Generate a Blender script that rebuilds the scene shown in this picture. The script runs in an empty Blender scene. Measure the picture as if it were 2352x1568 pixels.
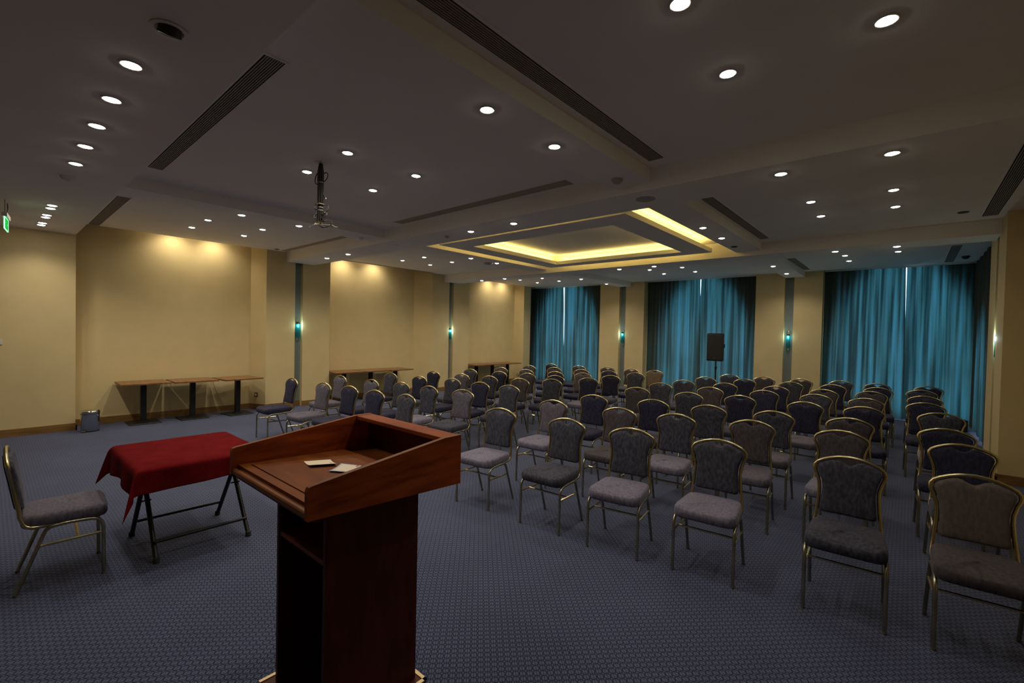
import bpy, math, random
from mathutils import Vector, Matrix
SC = bpy.context.scene
COL = SC.collection
PI = math.pi
rnd = random.Random(7)

# ------------------------------------------------------------------ camera, world, exposure
F_PX, CAM_Z = 1049.58, 1.75
YAW, PITCH, ROLL = 0.716195, -0.019537, 0.021538
def make_camera():
    cy, sy, cp, sp = math.cos(YAW), math.sin(YAW), math.cos(PITCH), math.sin(PITCH)
    fwd = Vector((-sy*cp, cy*cp, sp)); right = Vector((cy, sy, 0)); up = right.cross(fwd)
    cr, sr = math.cos(ROLL), math.sin(ROLL)
    r2 = right*cr + up*sr; u2 = up*cr - right*sr
    m = Matrix((r2, u2, -fwd)).transposed().to_4x4()
    m.translation = Vector((0, 0, CAM_Z))
    cd = bpy.data.cameras.new('camera'); cd.sensor_width = 36; cd.lens = F_PX/2352*36
    cd.clip_start = 0.05; cd.clip_end = 200
    co = bpy.data.objects.new('camera', cd); COL.objects.link(co); co.matrix_world = m
    SC.camera = co
make_camera()
SC.view_settings.view_transform = 'Standard'; SC.view_settings.look = 'None'
SC.view_settings.gamma = 1.0; SC.view_settings.use_curve_mapping = False
SC.view_settings.exposure = 0.12
SC.cycles.use_denoising = True
SC.cycles.max_bounces = 8; SC.cycles.diffuse_bounces = 5; SC.cycles.transparent_max_bounces = 8
SC.cycles.sample_clamp_indirect = 4.0
DAY = 3.0                                   # daylight outside the curtained windows
W = bpy.data.worlds.new('world'); SC.world = W; W.use_nodes = True
bg = W.node_tree.nodes['Background']; bg.inputs[0].default_value = (0.62, 0.80, 1.0, 1); bg.inputs[1].default_value = DAY
LAMP_W = 32.0                               # watts of each ceiling downlight
LAMP_COL = (1.0, 0.88, 0.72)
COVE_W = 2.1

# ------------------------------------------------------------------ materials
def mat(name, base, rough=0.6, metal=0.0, **kw):
    m = bpy.data.materials.new(name); m.use_nodes = True
    b = m.node_tree.nodes['Principled BSDF']
    b.inputs['Base Color'].default_value = (*base, 1); b.inputs['Roughness'].default_value = rough
    b.inputs['Metallic'].default_value = metal
    for k, v in kw.items():
        b.inputs[k.replace('_', ' ')].default_value = v
    return m
def nodes(m): return m.node_tree.nodes, m.node_tree.links, m.node_tree.nodes['Principled BSDF']
def varied(m, c1, c2, scale=6, detail=4, stretch=(1, 1, 1), bump=0.0, bscale=None, lo=0.35, hi=0.65, seed_obj=False):
    N, L, b = nodes(m)
    tc = N.new('ShaderNodeTexCoord'); mp = N.new('ShaderNodeMapping'); mp.inputs['Scale'].default_value = stretch
    L.new(tc.outputs['Object'], mp.inputs[0])
    vec = mp.outputs[0]
    if seed_obj:
        oi = N.new('ShaderNodeObjectInfo'); ad = N.new('ShaderNodeVectorMath'); ad.operation = 'ADD'
        sc = N.new('ShaderNodeVectorMath'); sc.operation = 'SCALE'; sc.inputs['Scale'].default_value = 37.0
        cb = N.new('ShaderNodeCombineXYZ')
        for k in range(3): L.new(oi.outputs['Random'], cb.inputs[k])
        L.new(cb.outputs[0], sc.inputs[0]); L.new(vec, ad.inputs[0]); L.new(sc.outputs[0], ad.inputs[1]); vec = ad.outputs[0]
    nz = N.new('ShaderNodeTexNoise'); nz.inputs['Scale'].default_value = scale; nz.inputs['Detail'].default_value = detail
    L.new(vec, nz.inputs['Vector'])
    cr = N.new('ShaderNodeValToRGB'); e = cr.color_ramp.elements
    e[0].position = lo; e[0].color = (*c1, 1); e[1].position = hi; e[1].color = (*c2, 1)
    L.new(nz.outputs['Fac'], cr.inputs[0]); L.new(cr.outputs[0], b.inputs['Base Color'])
    if bump:
        n2 = N.new('ShaderNodeTexNoise'); n2.inputs['Scale'].default_value = bscale or scale*6; n2.inputs['Detail'].default_value = 3
        L.new(vec, n2.inputs['Vector'])
        bp = N.new('ShaderNodeBump'); bp.inputs['Strength'].default_value = bump; bp.inputs['Distance'].default_value = 0.01
        L.new(n2.outputs['Fac'], bp.inputs['Height']); L.new(bp.outputs[0], b.inputs['Normal'])
    return m
M = {}
M['wall'] = varied(mat('cream_wall_paint', (.62, .50, .27), .75), (.64, .515, .26), (.68, .545, .28), 3, bump=.04, bscale=120)
M['ceil'] = varied(mat('ceiling_paint', (.60, .57, .53), .85), (.87, .83, .77), (.90, .86, .80), 2, bump=.02, bscale=60)
M['soffit'] = M['ceil']
M['recess'] = mat('grey_green_recess_paint', (.20, .235, .225), .6)
M['base'] = varied(mat('baseboard_wood', (.22, .12, .035), .35), (.17, .09, .025), (.27, .15, .045), 3, stretch=(1, 1, 14))
M['white'] = mat('white_plastic', (.62, .60, .55), .45)
M['dark'] = mat('dark_plastic', (.012, .012, .013), .5)
M['black'] = varied(mat('black_metal', (.014, .013, .012), .45, .3), (.011, .011, .011), (.018, .017, .016), 20)
M['grille'] = mat('grille_slat_paint', (.42, .38, .32), .7)
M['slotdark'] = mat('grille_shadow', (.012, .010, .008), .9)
M['gold'] = varied(mat('champagne_brass_tube', (.60, .50, .27), .27, 1.0), (.50, .41, .21), (.66, .56, .32), 9)
M['footgrey'] = mat('grey_foot', (.10, .09, .07), .6)
M['gold_leg_shaded'] = varied(mat('champagne_leg_dark_reflection', (.40, .36, .25), .34, 1.0), (.34, .31, .22), (.46, .42, .30), 9)  # same tube metal as the frame; dark carpet reflection put into the colour
M['foot'] = mat('rubber_foot', (.02, .02, .02), .8)
def fabric(name, c1, c2, sheen):
    m = mat(name, c1, .85); m = varied(m, c1, c2, 55, 14, stretch=(1, 1, .45), seed_obj=True, bump=.2, bscale=260, lo=.36, hi=.68)
    b = m.node_tree.nodes['Principled BSDF']
    b.inputs['Sheen Weight'].default_value = sheen; b.inputs['Sheen Roughness'].default_value = .35
    b.inputs['Sheen Tint'].default_value = (.80, .74, .88, 1); b.inputs['Specular IOR Level'].default_value = .15
    return m
M['fab_charcoal'] = fabric('charcoal_velvet', (.034, .035, .052), (.078, .078, .103), .16)
M['fab_navy'] = fabric('midnight_velvet', (.019, .019, .040), (.038, .038, .070), .10)
M['fab_mauve'] = fabric('mauve_grey_velvet', (.088, .080, .105), (.145, .132, .165), .18)
M['fab_brown'] = fabric('brown_grey_velvet', (.054, .047, .054), (.088, .077, .086), .16)
M['fab_tan'] = fabric('worn_tan_velvet', (.15, .105, .070), (.21, .155, .105), .15)
M['fab_greige'] = fabric('grey_tan_velvet', (.105, .088, .082), (.150, .128, .116), .12)
M['fab_seat'] = fabric('lilac_grey_velvet', (.13, .122, .170), (.22, .205, .27), .25)
M['cloth'] = varied(mat('burgundy_cloth', (.16, .009, .012), .9, Specular_IOR_Level=.04), (.108, .0040, .0055), (.140, .0065, .008), 9, bump=.25, bscale=60)
def wood(name, a, b_, rough, coat, stretch):
    m = mat(name, a, rough); m = varied(m, a, b_, 2.6, 12, stretch=stretch, bump=.03, bscale=30, lo=.30, hi=.70)
    m.node_tree.nodes['Principled BSDF'].inputs['Coat Weight'].default_value = coat*.35; m.node_tree.nodes['Principled BSDF'].inputs['Specular IOR Level'].default_value = .16
    m.node_tree.nodes['Principled BSDF'].inputs['Coat Roughness'].default_value = .3
    return m
M['mahog'] = wood('mahogany_veneer', (.17, .027, .004), (.42, .090, .014), .48, .25, (1.6, 1.6, 11))
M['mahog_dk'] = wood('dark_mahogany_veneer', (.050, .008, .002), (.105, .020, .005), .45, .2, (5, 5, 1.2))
M['mahog_board'] = wood('worn_reading_board_veneer', (.14, .034, .0045), (.26, .072, .010), .55, .0, (1.2, 4, 1))
M['mahog_edge'] = wood('worn_mahogany_edge', (.20, .065, .018), (.33, .12, .035), .45, .2, (3, 3, 3))
M['tabletop'] = wood('walnut_table_laminate', (.16, .075, .030), (.26, .13, .055), .35, .15, (1.2, 8, 3))
M['trimgold'] = mat('pale_brass_edge', (.80, .62, .30), .35, .3)
M['chrome'] = mat('brushed_chrome', (.62, .62, .62), .16, 1.0)
M['card_cream'] = mat('cream_card', (.95, .84, .58), .6)
M['card_blue'] = mat('pale_blue_card', (.50, .60, .68), .6)
M['card_mid'] = mat('card_paper_panel', (.95, .83, .64), .6)
M['ink'] = mat('dark_ink', (.05, .03, .03), .6)
M['ink_red'] = mat('red_ink', (.65, .12, .04), .6)
M['cable'] = mat('black_cable', (.016, .013, .010), .5)
M['cable_w'] = mat('white_cable', (.60, .55, .42), .5)
M['steel'] = mat('pale_steel', (.62, .58, .40), .35, .8)
M['frame'] = mat('window_frame', (.35, .35, .33), .5)
def emis(name, col, s, extra=None):
    m = bpy.data.materials.new(name); m.use_nodes = True; N = m.node_tree.nodes; L = m.node_tree.links
    N.remove(N['Principled BSDF']); e = N.new('ShaderNodeEmission')
    e.inputs[0].default_value = (*col, 1); e.inputs[1].default_value = s
    L.new(e.outputs[0], N['Material Output'].inputs[0]); return m
M['lamp'] = emis('downlight_glow', (1, .90, .76), 50)
M['exit'] = emis('exit_green_panel', (.01, .42, .04), 1.0)
M['exit_edge'] = emis('exit_edge_glow', (.35, 1, .50), 1.6)
M['exit_mark'] = emis('exit_pictogram_glow', (.10, .75, .18), 1.0)
M['bulb'] = emis('sconce_bulb_glow', (.85, 1.0, .97), 60)
M['led'] = emis('led_strip_glow', (1, .72, .18), 2)
def glass_teal():
    m = mat('teal_glass', (.02, .22, .26), .12); N, L, b = nodes(m)
    tr = N.new('ShaderNodeBsdfTransparent'); tr.inputs[0].default_value = (.12, .60, .64, 1)
    mx = N.new('ShaderNodeMixShader'); mx.inputs[0].default_value = .6
    L.new(b.outputs[0], mx.inputs[1]); L.new(tr.outputs[0], mx.inputs[2]); L.new(mx.outputs[0], N['Material Output'].inputs[0])
    return m
M['teal_glass'] = glass_teal()
def pane():
    m = mat('window_glass', (1, 1, 1), .02); N, L, b = nodes(m)
    gl = N.new('ShaderNodeBsdfGlossy'); gl.inputs['Roughness'].default_value = .02
    tr = N.new('ShaderNodeBsdfTransparent'); tr.inputs[0].default_value = (.94, .97, .96, 1)
    mx = N.new('ShaderNodeMixShader'); mx.inputs[0].default_value = .07
    L.new(tr.outputs[0], mx.inputs[1]); L.new(gl.outputs[0], mx.inputs[2]); L.new(mx.outputs[0], N['Material Output'].inputs[0])
    return m
M['pane'] = pane()
def curtain_mat():
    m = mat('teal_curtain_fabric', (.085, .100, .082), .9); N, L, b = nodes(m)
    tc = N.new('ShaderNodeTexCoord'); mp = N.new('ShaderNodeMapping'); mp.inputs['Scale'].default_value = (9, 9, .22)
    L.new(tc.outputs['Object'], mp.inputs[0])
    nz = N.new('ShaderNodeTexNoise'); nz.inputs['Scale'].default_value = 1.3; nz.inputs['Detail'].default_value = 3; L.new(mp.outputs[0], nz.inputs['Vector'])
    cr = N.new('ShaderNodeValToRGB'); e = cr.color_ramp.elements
    e[0].position = .38; e[0].color = (.010, .045, .055, 1); e[1].position = .66; e[1].color = (.060, .245, .325, 1)  # pleat folds' light and dark painted in as streaks, with slight hue variation
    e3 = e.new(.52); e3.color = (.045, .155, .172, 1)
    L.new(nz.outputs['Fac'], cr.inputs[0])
    tl = N.new('ShaderNodeBsdfTranslucent'); L.new(cr.outputs[0], tl.inputs[0])
    mx = N.new('ShaderNodeMixShader'); mx.inputs[0].default_value = .32
    b.inputs['Specular IOR Level'].default_value = .1
    L.new(b.outputs[0], mx.inputs[1]); L.new(tl.outputs[0], mx.inputs[2]); L.new(mx.outputs[0], N['Material Output'].inputs[0])
    return m
M['curtain'] = curtain_mat()
def carpet_mat():
    m = mat('patterned_carpet', (.07, .08, .12), .95); N, L, b = nodes(m)
    b.inputs['Specular IOR Level'].default_value = .1; b.inputs['Sheen Weight'].default_value = .15
    tc = N.new('ShaderNodeTexCoord'); mp = N.new('ShaderNodeMapping')
    mp.inputs['Rotation'].default_value = (0, 0, PI/4); mp.inputs['Scale'].default_value = (1/.036,)*3
    L.new(tc.outputs['Object'], mp.inputs[0])
    sep = N.new('ShaderNodeSeparateXYZ'); L.new(mp.outputs[0], sep.inputs[0])
    def mth(op, a, c=None, clamp=False):
        n = N.new('ShaderNodeMath'); n.operation = op; n.use_clamp = clamp
        for i, v in enumerate((a, c)):
            if v is None: continue
            if isinstance(v, (int, float)): n.inputs[i].default_value = v
            else: L.new(v, n.inputs[i])
        return n.outputs[0]
    def cell(off):
        out = []
        for k in (0, 1):
            f = mth('FRACT', mth('ADD', sep.outputs[k], off[k])); out.append(mth('ABSOLUTE', mth('SUBTRACT', f, .5)))
        return out
    def band(v, c, w): return mth('SUBTRACT', 1, mth('DIVIDE', mth('ABSOLUTE', mth('SUBTRACT', v, c)), w), True)
    def dot(v, r): return mth('MULTIPLY', mth('SUBTRACT', r, v), 14, True)
    a, c = cell((0, 0)); r = mth('SQRT', mth('ADD', mth('MULTIPLY', a, a), mth('MULTIPLY', c, c)))
    ring = band(r, .24, .17)
    ax = mth('MAXIMUM', ring, dot(mth('ADD', mth('MULTIPLY', mth('ABSOLUTE', mth('SUBTRACT', a, .5)), 1.0), mth('MULTIPLY', c, 1.0)), .22))
    a2, c2 = cell((.5, .5))
    dd = mth('ADD', mth('ABSOLUTE', mth('SUBTRACT', a2, .17)), c2)
    ax = mth('MAXIMUM', ax, dot(dd, .15))
    de = mth('ADD', mth('ABSOLUTE', mth('SUBTRACT', c, .5)), a)
    ax = mth('MAXIMUM', ax, dot(de, .22))
    fibre = N.new('ShaderNodeTexNoise'); fibre.inputs['Scale'].default_value = 260; L.new(tc.outputs['Object'], fibre.inputs['Vector'])
    big = N.new('ShaderNodeTexNoise'); big.inputs['Scale'].default_value = 1.3; big.inputs['Detail'].default_value = 3; L.new(tc.outputs['Object'], big.inputs['Vector'])
    mixc = N.new('ShaderNodeMix'); mixc.data_type = 'RGBA'
    mixc.inputs[6].default_value = (.092, .112, .196, 1); mixc.inputs[7].default_value = (.0065, .008, .030, 1)
    L.new(ax, mixc.inputs[0])
    mul = N.new('ShaderNodeMix'); mul.data_type = 'RGBA'; mul.blend_type = 'MULTIPLY'; mul.inputs[0].default_value = 1
    L.new(mixc.outputs[2], mul.inputs[6])
    s = mth('ADD', mth('MULTIPLY', fibre.outputs['Fac'], .5), mth('ADD', mth('MULTIPLY', big.outputs['Fac'], .5), .5))
    cb = N.new('ShaderNodeCombineColor')
    for k in range(3): L.new(s, cb.inputs[k])
    L.new(cb.outputs[0], mul.inputs[7]); L.new(mul.outputs[2], b.inputs['Base Color'])
    bp = N.new('ShaderNodeBump'); bp.inputs['Strength'].default_value = .3; bp.inputs['Distance'].default_value = .003
    L.new(ax, bp.inputs['Height']); L.new(bp.outputs[0], b.inputs['Normal'])
    return m
M['carpet'] = carpet_mat()

# ------------------------------------------------------------------ mesh building
class MB:
    def __init__(s): s.v = []; s.f = []; s.sm = []; s.mi = []; s.cur = 0
    def add(s, vs, fs, smooth=False, mt=None):
        o = len(s.v); s.v += [tuple(p) for p in vs]
        for f in fs: s.f.append([i+o for i in f]); s.sm.append(smooth); s.mi.append(s.cur if mt is None else mt)
    def box(s, x0, y0, z0, x1, y1, z1, T=None, mt=None):
        vs = [Vector(p) for p in ((x0,y0,z0),(x1,y0,z0),(x1,y1,z0),(x0,y1,z0),(x0,y0,z1),(x1,y0,z1),(x1,y1,z1),(x0,y1,z1))]
        if T is not None: vs = [T @ p for p in vs]
        s.add(vs, [(0,3,2,1),(4,5,6,7),(0,1,5,4),(1,2,6,5),(2,3,7,6),(3,0,4,7)], False, mt)
    def cbox(s, x0, y0, z0, x1, y1, z1, c=.004, T=None, mt=None):
        """box with chamfered edges"""
        X = (x0, x0+c, x1-c, x1); Y = (y0, y0+c, y1-c, y1); Z = (z0, z0+c, z1-c, z1); vs = []; idx = {}
        def g(i, j, k):
            key = (i, j, k)
            if key not in idx: idx[key] = len(vs); vs.append(Vector((X[i], Y[j], Z[k])))
            return idx[key]
        fs = []
        fs.append([g(1,1,0), g(1,2,0), g(2,2,0), g(2,1,0)]); fs.append([g(1,1,3), g(2,1,3), g(2,2,3), g(1,2,3)])
        fs.append([g(1,0,1), g(2,0,1), g(2,0,2), g(1,0,2)]); fs.append([g(1,3,1), g(1,3,2), g(2,3,2), g(2,3,1)])
        fs.append([g(0,1,1), g(0,1,2), g(0,2,2), g(0,2,1)]); fs.append([g(3,1,1), g(3,2,1), g(3,2,2), g(3,1,2)])
        for (j, jj) in ((0, 1), (3, 2)):
            for (k, kk) in ((0, 1), (3, 2)):
                q = [g(1, j, kk), g(2, j, kk), g(2, jj, k), g(1, jj, k)]; fs.append(q if (j == 0) != (k == 0) else q[::-1])
        for (i, ii) in ((0, 1), (3, 2)):
            for (k, kk) in ((0, 1), (3, 2)):
                q = [g(i, 1, kk), g(i, 2, kk), g(ii, 2, k), g(ii, 1, k)]; fs.append(q[::-1] if (i == 0) != (k == 0) else q)
            for (j, jj) in ((0, 1), (3, 2)):
                q = [g(i, jj, 1), g(i, jj, 2), g(ii, j, 2), g(ii, j, 1)]; fs.append(q if (i == 0) != (j == 0) else q[::-1])
            for (j, jj) in ((0, 1), (3, 2)):
                for (k, kk) in ((0, 1), (3, 2)):
                    fs.append([g(i, jj, kk), g(ii, j, kk), g(ii, jj, k)])
        if T is not None: vs = [T @ p for p in vs]
        s.add(vs, fs, False, mt)
    def prism(s, pts, z0, z1, T=None, mt=None, smooth=False):
        n = len(pts); vs = [Vector((p[0], p[1], z0)) for p in pts] + [Vector((p[0], p[1], z1)) for p in pts]
        if T is not None: vs = [T @ p for p in vs]
        s.add(vs, [list(range(n))[::-1], list(range(n, 2*n))] + [(i, (i+1) % n, n+(i+1) % n, n+i) for i in range(n)], smooth, mt)
    def rings(s, R, smooth=True, cap=True, closed=True, mt=None, loop=False):
        """connect successive rings (lists of equal length)"""
        n = len(R[0]); vs = [p for r in R for p in r]; fs = []
        m = len(R)
        for k in range(m if loop else m-1):
            a, b = k*n, ((k+1) % m)*n
            for i in range(n if closed else n-1): fs.append((a+i, a+(i+1) % n, b+(i+1) % n, b+i))
        s.add(vs, fs, smooth, mt)
        if cap and not loop:
            for r, flip in ((R[0], True), (R[-1], False)):
                c = sum((Vector(p) for p in r), Vector())/n
                vv = [c]+list(r); ff = [(0, i+1, (i+1) % n+1) for i in range(n)]
                s.add(vv, [f[::-1] for f in ff] if flip else ff, smooth, mt)
    def tube(s, pts, r, n=8, cap=True, loop=False, mt=None):
        P = [Vector(p) for p in pts]; m = len(P); R = []; up = None
        for i, p in enumerate(P):
            if loop: t = P[(i+1) % m]-P[i-1]
            else: t = (P[min(i+1, m-1)]-P[max(i-1, 0)])
            t.normalize()
            if up is None:
                up = Vector((0, 0, 1)) if abs(t.z) < .9 else Vector((1, 0, 0))
            up = (up - t*up.dot(t)); up.normalize(); b = t.cross(up)
            rr = r[i] if isinstance(r, (list, tuple)) else r
            R.append([p + up*rr*math.cos(a) + b*rr*math.sin(a) for a in (2*PI*k/n for k in range(n))])
        s.rings([q[::-1] for q in R], True, cap, True, mt, loop)
    def lathe(s, prof, n=24, c=(0, 0, 0), mt=None, cap=True, T=None):
        R = []
        for (r, z) in prof:
            ring = [Vector((c[0]+r*math.cos(2*PI*k/n), c[1]+r*math.sin(2*PI*k/n), c[2]+z)) for k in range(n)]
            if T is not None: ring = [T @ p for p in ring]
            R.append(ring)
        s.rings(R, True, cap, True, mt)
    def build(s, name, mats, parent=None, auto=True):
        me = bpy.data.meshes.new(name); me.from_pydata(s.v, [], s.f); me.update()
        if not isinstance(mats, (list, tuple)): mats = [mats]
        for m in mats: me.materials.append(m)
        me.polygons.foreach_set('use_smooth', s.sm); me.polygons.foreach_set('material_index', s.mi)
        if auto and any(s.sm):
            try: me.set_sharp_from_angle(angle=math.radians(50))
            except Exception: pass
        o = bpy.data.objects.new(name, me); COL.objects.link(o)
        if parent: o.parent = parent
        return o
def fillet(pts, r, n=5):
    P = [Vector(p) for p in pts]; out = [P[0]]
    for i in range(1, len(P)-1):
        a, b, c = P[i-1], P[i], P[i+1]; d1 = (a-b); d2 = (c-b)
        rr = r[i] if isinstance(r, dict) and i in r else (r if not isinstance(r, dict) else .03)
        l = min(rr, d1.length*.49, d2.length*.49); d1.normalize(); d2.normalize()
        p0, p2 = b+d1*l, b+d2*l
        for k in range(n+1):
            t = k/n; out.append(p0*(1-t)**2 + b*2*t*(1-t) + p2*t*t)
    out.append(P[-1]); return out
def tag(o, label, cat, group=None, kind=None):
    if label: o['label'] = label
    if cat: o['category'] = cat
    if group: o['group'] = group
    if kind: o['kind'] = kind
    return o
def thing(name, label, cat, loc=(0, 0, 0), rz=0, group=None):
    o = bpy.data.objects.new(name, None); COL.objects.link(o); o.empty_display_size = .1
    o.location = loc; o.rotation_euler = (0, 0, rz); return tag(o, label, cat, group)
def struct(name, mb, m, label=None):
    o = mb.build(name, m); o['kind'] = 'structure'
    if label: o['label'] = label
    return o
def copy_tree(o, parent=None):
    c = o.copy(); COL.objects.link(c)
    if parent: c.parent = parent
    for ch in o.children: copy_tree(ch, c)
    return c

# ------------------------------------------------------------------ room shell
XL, XR, XN = -10.27, 0.87, -10.65           # pillar faces left / right, back of the left niches
ZM, ZB, Z1, ZC = 3.387, 3.184, 3.26, 3.455  # main ceiling, cross beams, long beams, cove ceiling
Y0 = 0.948; YP = 13.10; YC = 13.32; YW = 13.44
YB = -3.2                                    # wall behind the camera
TOP = 3.75
f = MB(); f.box(-11.6, YB-.3, -.1, 2.2, YW+.3, 0); struct('floor', f, M['carpet'])
# left wall: niche back, first wall piece and pillars with a recessed strip for the sconce
w = MB(); w.box(XN-.15, YB, 0, XN, 12.78, TOP); w.box(-11.4, 12.66, 0, XN-.15, 12.78, TOP); w.box(-11.4, 12.78, 0, -11.3, YW+.2, TOP)
w.box(XN, YB, 0, XL, Y0, TOP)
struct('wall_left', w, M['wall'])
SL = 0.17; SD = 0.115
def pillar_left(yn, y0, y1, yc):
    w = MB(); w.prism([(XN-.05, yn), (XN, yn), (XL, y0), (XL, yc-SL/2), (XN-.05, yc-SL/2)], 0, TOP); w.box(XN, yc+SL/2, 0, XL, y1, TOP)
    w.box(XN, yc-SL/2, 0, XL-SD, yc+SL/2, TOP)
    w.box(XL-SD, yc-SL/2, 0, XL-SD+.004, yc+SL/2, TOP, mt=1)
    struct('wall_left_pillar', w, [M['wall'], M['recess']])
pillar_left(3.70, 3.872, 5.276, 4.555)
pillar_left(7.96, 8.305, 9.756, 9.03)
w = MB(); w.prism([(XN-.05, 12.32), (XN, 12.32), (XL, 12.40), (XL, 12.78), (XN-.05, 12.78)], 0, TOP); struct('wall_left_pillar', w, M['wall'])
# far side: pillars between the windows
def pillar_far(x0, x1, xc, sw):
    w = MB(); w.box(x0, YP, 0, xc-sw/2, YW, TOP); w.box(xc+sw/2, YP, 0, x1, YW, TOP)
    w.box(xc-sw/2, YP+.12, 0, xc+sw/2, YW, TOP); w.box(xc-sw/2, YP+.116, 0, xc+sw/2, YP+.12, TOP, mt=1)
    struct('wall_back_pillar', w, [M['wall'], M['recess']])
pillar_far(-7.635, -6.12, -6.835, .22)
pillar_far(-3.05, -1.60, -2.295, .20)
# right wall with pillars
def pillar_right(y0, y1, yc):
    w = MB(); w.box(XR, y0, 0, 1.75, yc-SL/2, TOP); w.box(XR, yc+SL/2, 0, 1.75, y1, TOP)
    w.box(XR+SD, yc-SL/2, 0, 1.75, yc+SL/2, TOP); w.box(XR+SD-.004, yc-SL/2, 0, XR+SD, yc+SL/2, TOP, mt=1)
    struct('wall_right_pillar', w, [M['wall'], M['recess']])
pillar_right(3.872, 5.276, 4.57); pillar_right(8.305, 9.756, 9.03)
w = MB(); w.box(1.75, YB, 0, 1.9, 9.0, TOP); struct('wall_right', w, M['wall'])
w = MB(); w.box(XN, YB-.15, 0, 1.9, YB, TOP); struct('wall_front', w, M['wall'])
# walls with arched window openings (piecewise prisms around each arch)
def arched_wall(name, a0, a1, wins, pl, th, axis, m):
    """wall along axis ('x' or 'y') between a0 and a1 at position pl, thickness th, wins = (centre, radius, spring, sill)"""
    w = MB()
    def blk(p, q):      # quad given by four (a, z) points
        pts = [(u, v) for (u, v) in p]
        vs = []
        for d in (pl, pl+th):
            for (u, v) in pts: vs.append((u, d, v) if axis == 'x' else (d, u, v))
        w.add(vs, [(0, 1, 2, 3), (7, 6, 5, 4), (0, 4, 5, 1), (1, 5, 6, 2), (2, 6, 7, 3), (3, 7, 4, 0)])
    cur = a0
    for (c, r, sp, sill, rise) in wins:
        blk([(cur, 0), (c-r, 0), (c-r, TOP), (cur, TOP)], 0)
        if sill > 0: blk([(c-r, 0), (c+r, 0), (c+r, sill), (c-r, sill)], 0)
        n = 20
        for k in range(n):
            t0, t1 = PI*(1-k/n), PI*(1-(k+1)/n)
            p0 = (c+r*math.cos(t0), sp+rise*math.sin(t0)); p1 = (c+r*math.cos(t1), sp+rise*math.sin(t1))
            blk([p0, p1, (p1[0], TOP), (p0[0], TOP)], 0)
        cur = c+r
    blk([(cur, 0), (a1, 0), (a1, TOP), (cur, TOP)], 0)
    struct(name, w, m)
WINX = [(-9.12, 1.36, 1.1, .06, 2.48), (-4.44, 1.33, 1.0, .06, 2.5), (-.17, 1.29, 1.1, .06, 2.5)]
arched_wall('wall_back', -11.3, 1.9, WINX, YW, .25, 'x', M['wall'])
arched_wall('wall_right_window', 9.0, YW+.25, [(11.9, .8, .8, .06, 1.5)], 1.13, .25, 'y', M['wall'])
def window(n, c, r, sp, sill, rise, pl, axis):
    T = lambda u, d, v: (u, pl+d, v) if axis == 'x' else (pl+d, u, v)
    mb = MB(); path = [T(c-r+.03, .1, sill+.03)] + [T(c+(r-.03)*math.cos(a), .1, sp+(rise-.03)*math.sin(a)) for a in (PI*(1-k/24) for k in range(25))] + [T(c+r-.03, .1, sill+.03)]
    mb.tube(path, .035, 6, loop=True)
    mb.tube([T(c, .1, sill), T(c, .1, sp+rise-.03)], .025, 6); mb.tube([T(c-r, .1, sp), T(c+r, .1, sp)], .025, 6)
    fr = mb.build('window_%d' % n, M['frame']); fr['kind'] = 'structure'
    g = MB(); ring = [T(c-r, .1, sill)] + [T(c+r*math.cos(a), .1, sp+rise*math.sin(a)) for a in (PI*(1-k/24) for k in range(25))] + [T(c+r, .1, sill)]
    g.add(ring, [list(range(len(ring)))]); g.build('pane', M['pane'], fr)
for i, (c, r, sp, sill, ri) in enumerate(WINX): window(i+1, c, r, sp, sill, ri, YW, 'x')
window(4, 11.9, .8, .8, .06, 1.5, 1.13, 'y')

# ceiling slabs, beams and the lit coffer
c = MB()
c.box(-10.30, Y0-.05, ZM, 1.9, 4.5, TOP)
c.box(-10.30, 4.5, ZM, -6.8, 9.0, TOP); c.box(-2.2, 4.5, ZM, 1.9, 9.0, TOP)
c.box(-10.30, 9.0, ZM, 1.9, YW+.1, TOP)
c.box(-6.8, 4.5, ZC, -2.2, 9.0, TOP)
c.box(-11.35, YB-.1, 3.62, -10.30, YW+.1, TOP)
struct('ceiling', c, M['ceil'])
c = MB(); c.box(XN, YB, ZB, 1.9, Y0, 3.7); struct('ceiling_soffit', c, M['soffit'])
c = MB(); c.box(XL+.001, 4.279, ZB, XR-.001, 4.889, 3.7); struct('ceiling_beam', c, M['ceil'])
c = MB(); c.box(XL+.001, 8.742, ZB, XR-.001, 9.306, 3.7); struct('ceiling_beam', c, M['ceil'])
c = MB(); c.box(-7.0, Y0+.001, Z1, -6.57, YP+.02, 3.7); struct('ceiling_beam', c, M['ceil'])
c = MB(); c.box(-2.38, Y0+.001, Z1, -1.97, YP+.02, 3.7); struct('ceiling_beam', c, M['ceil'])
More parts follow.
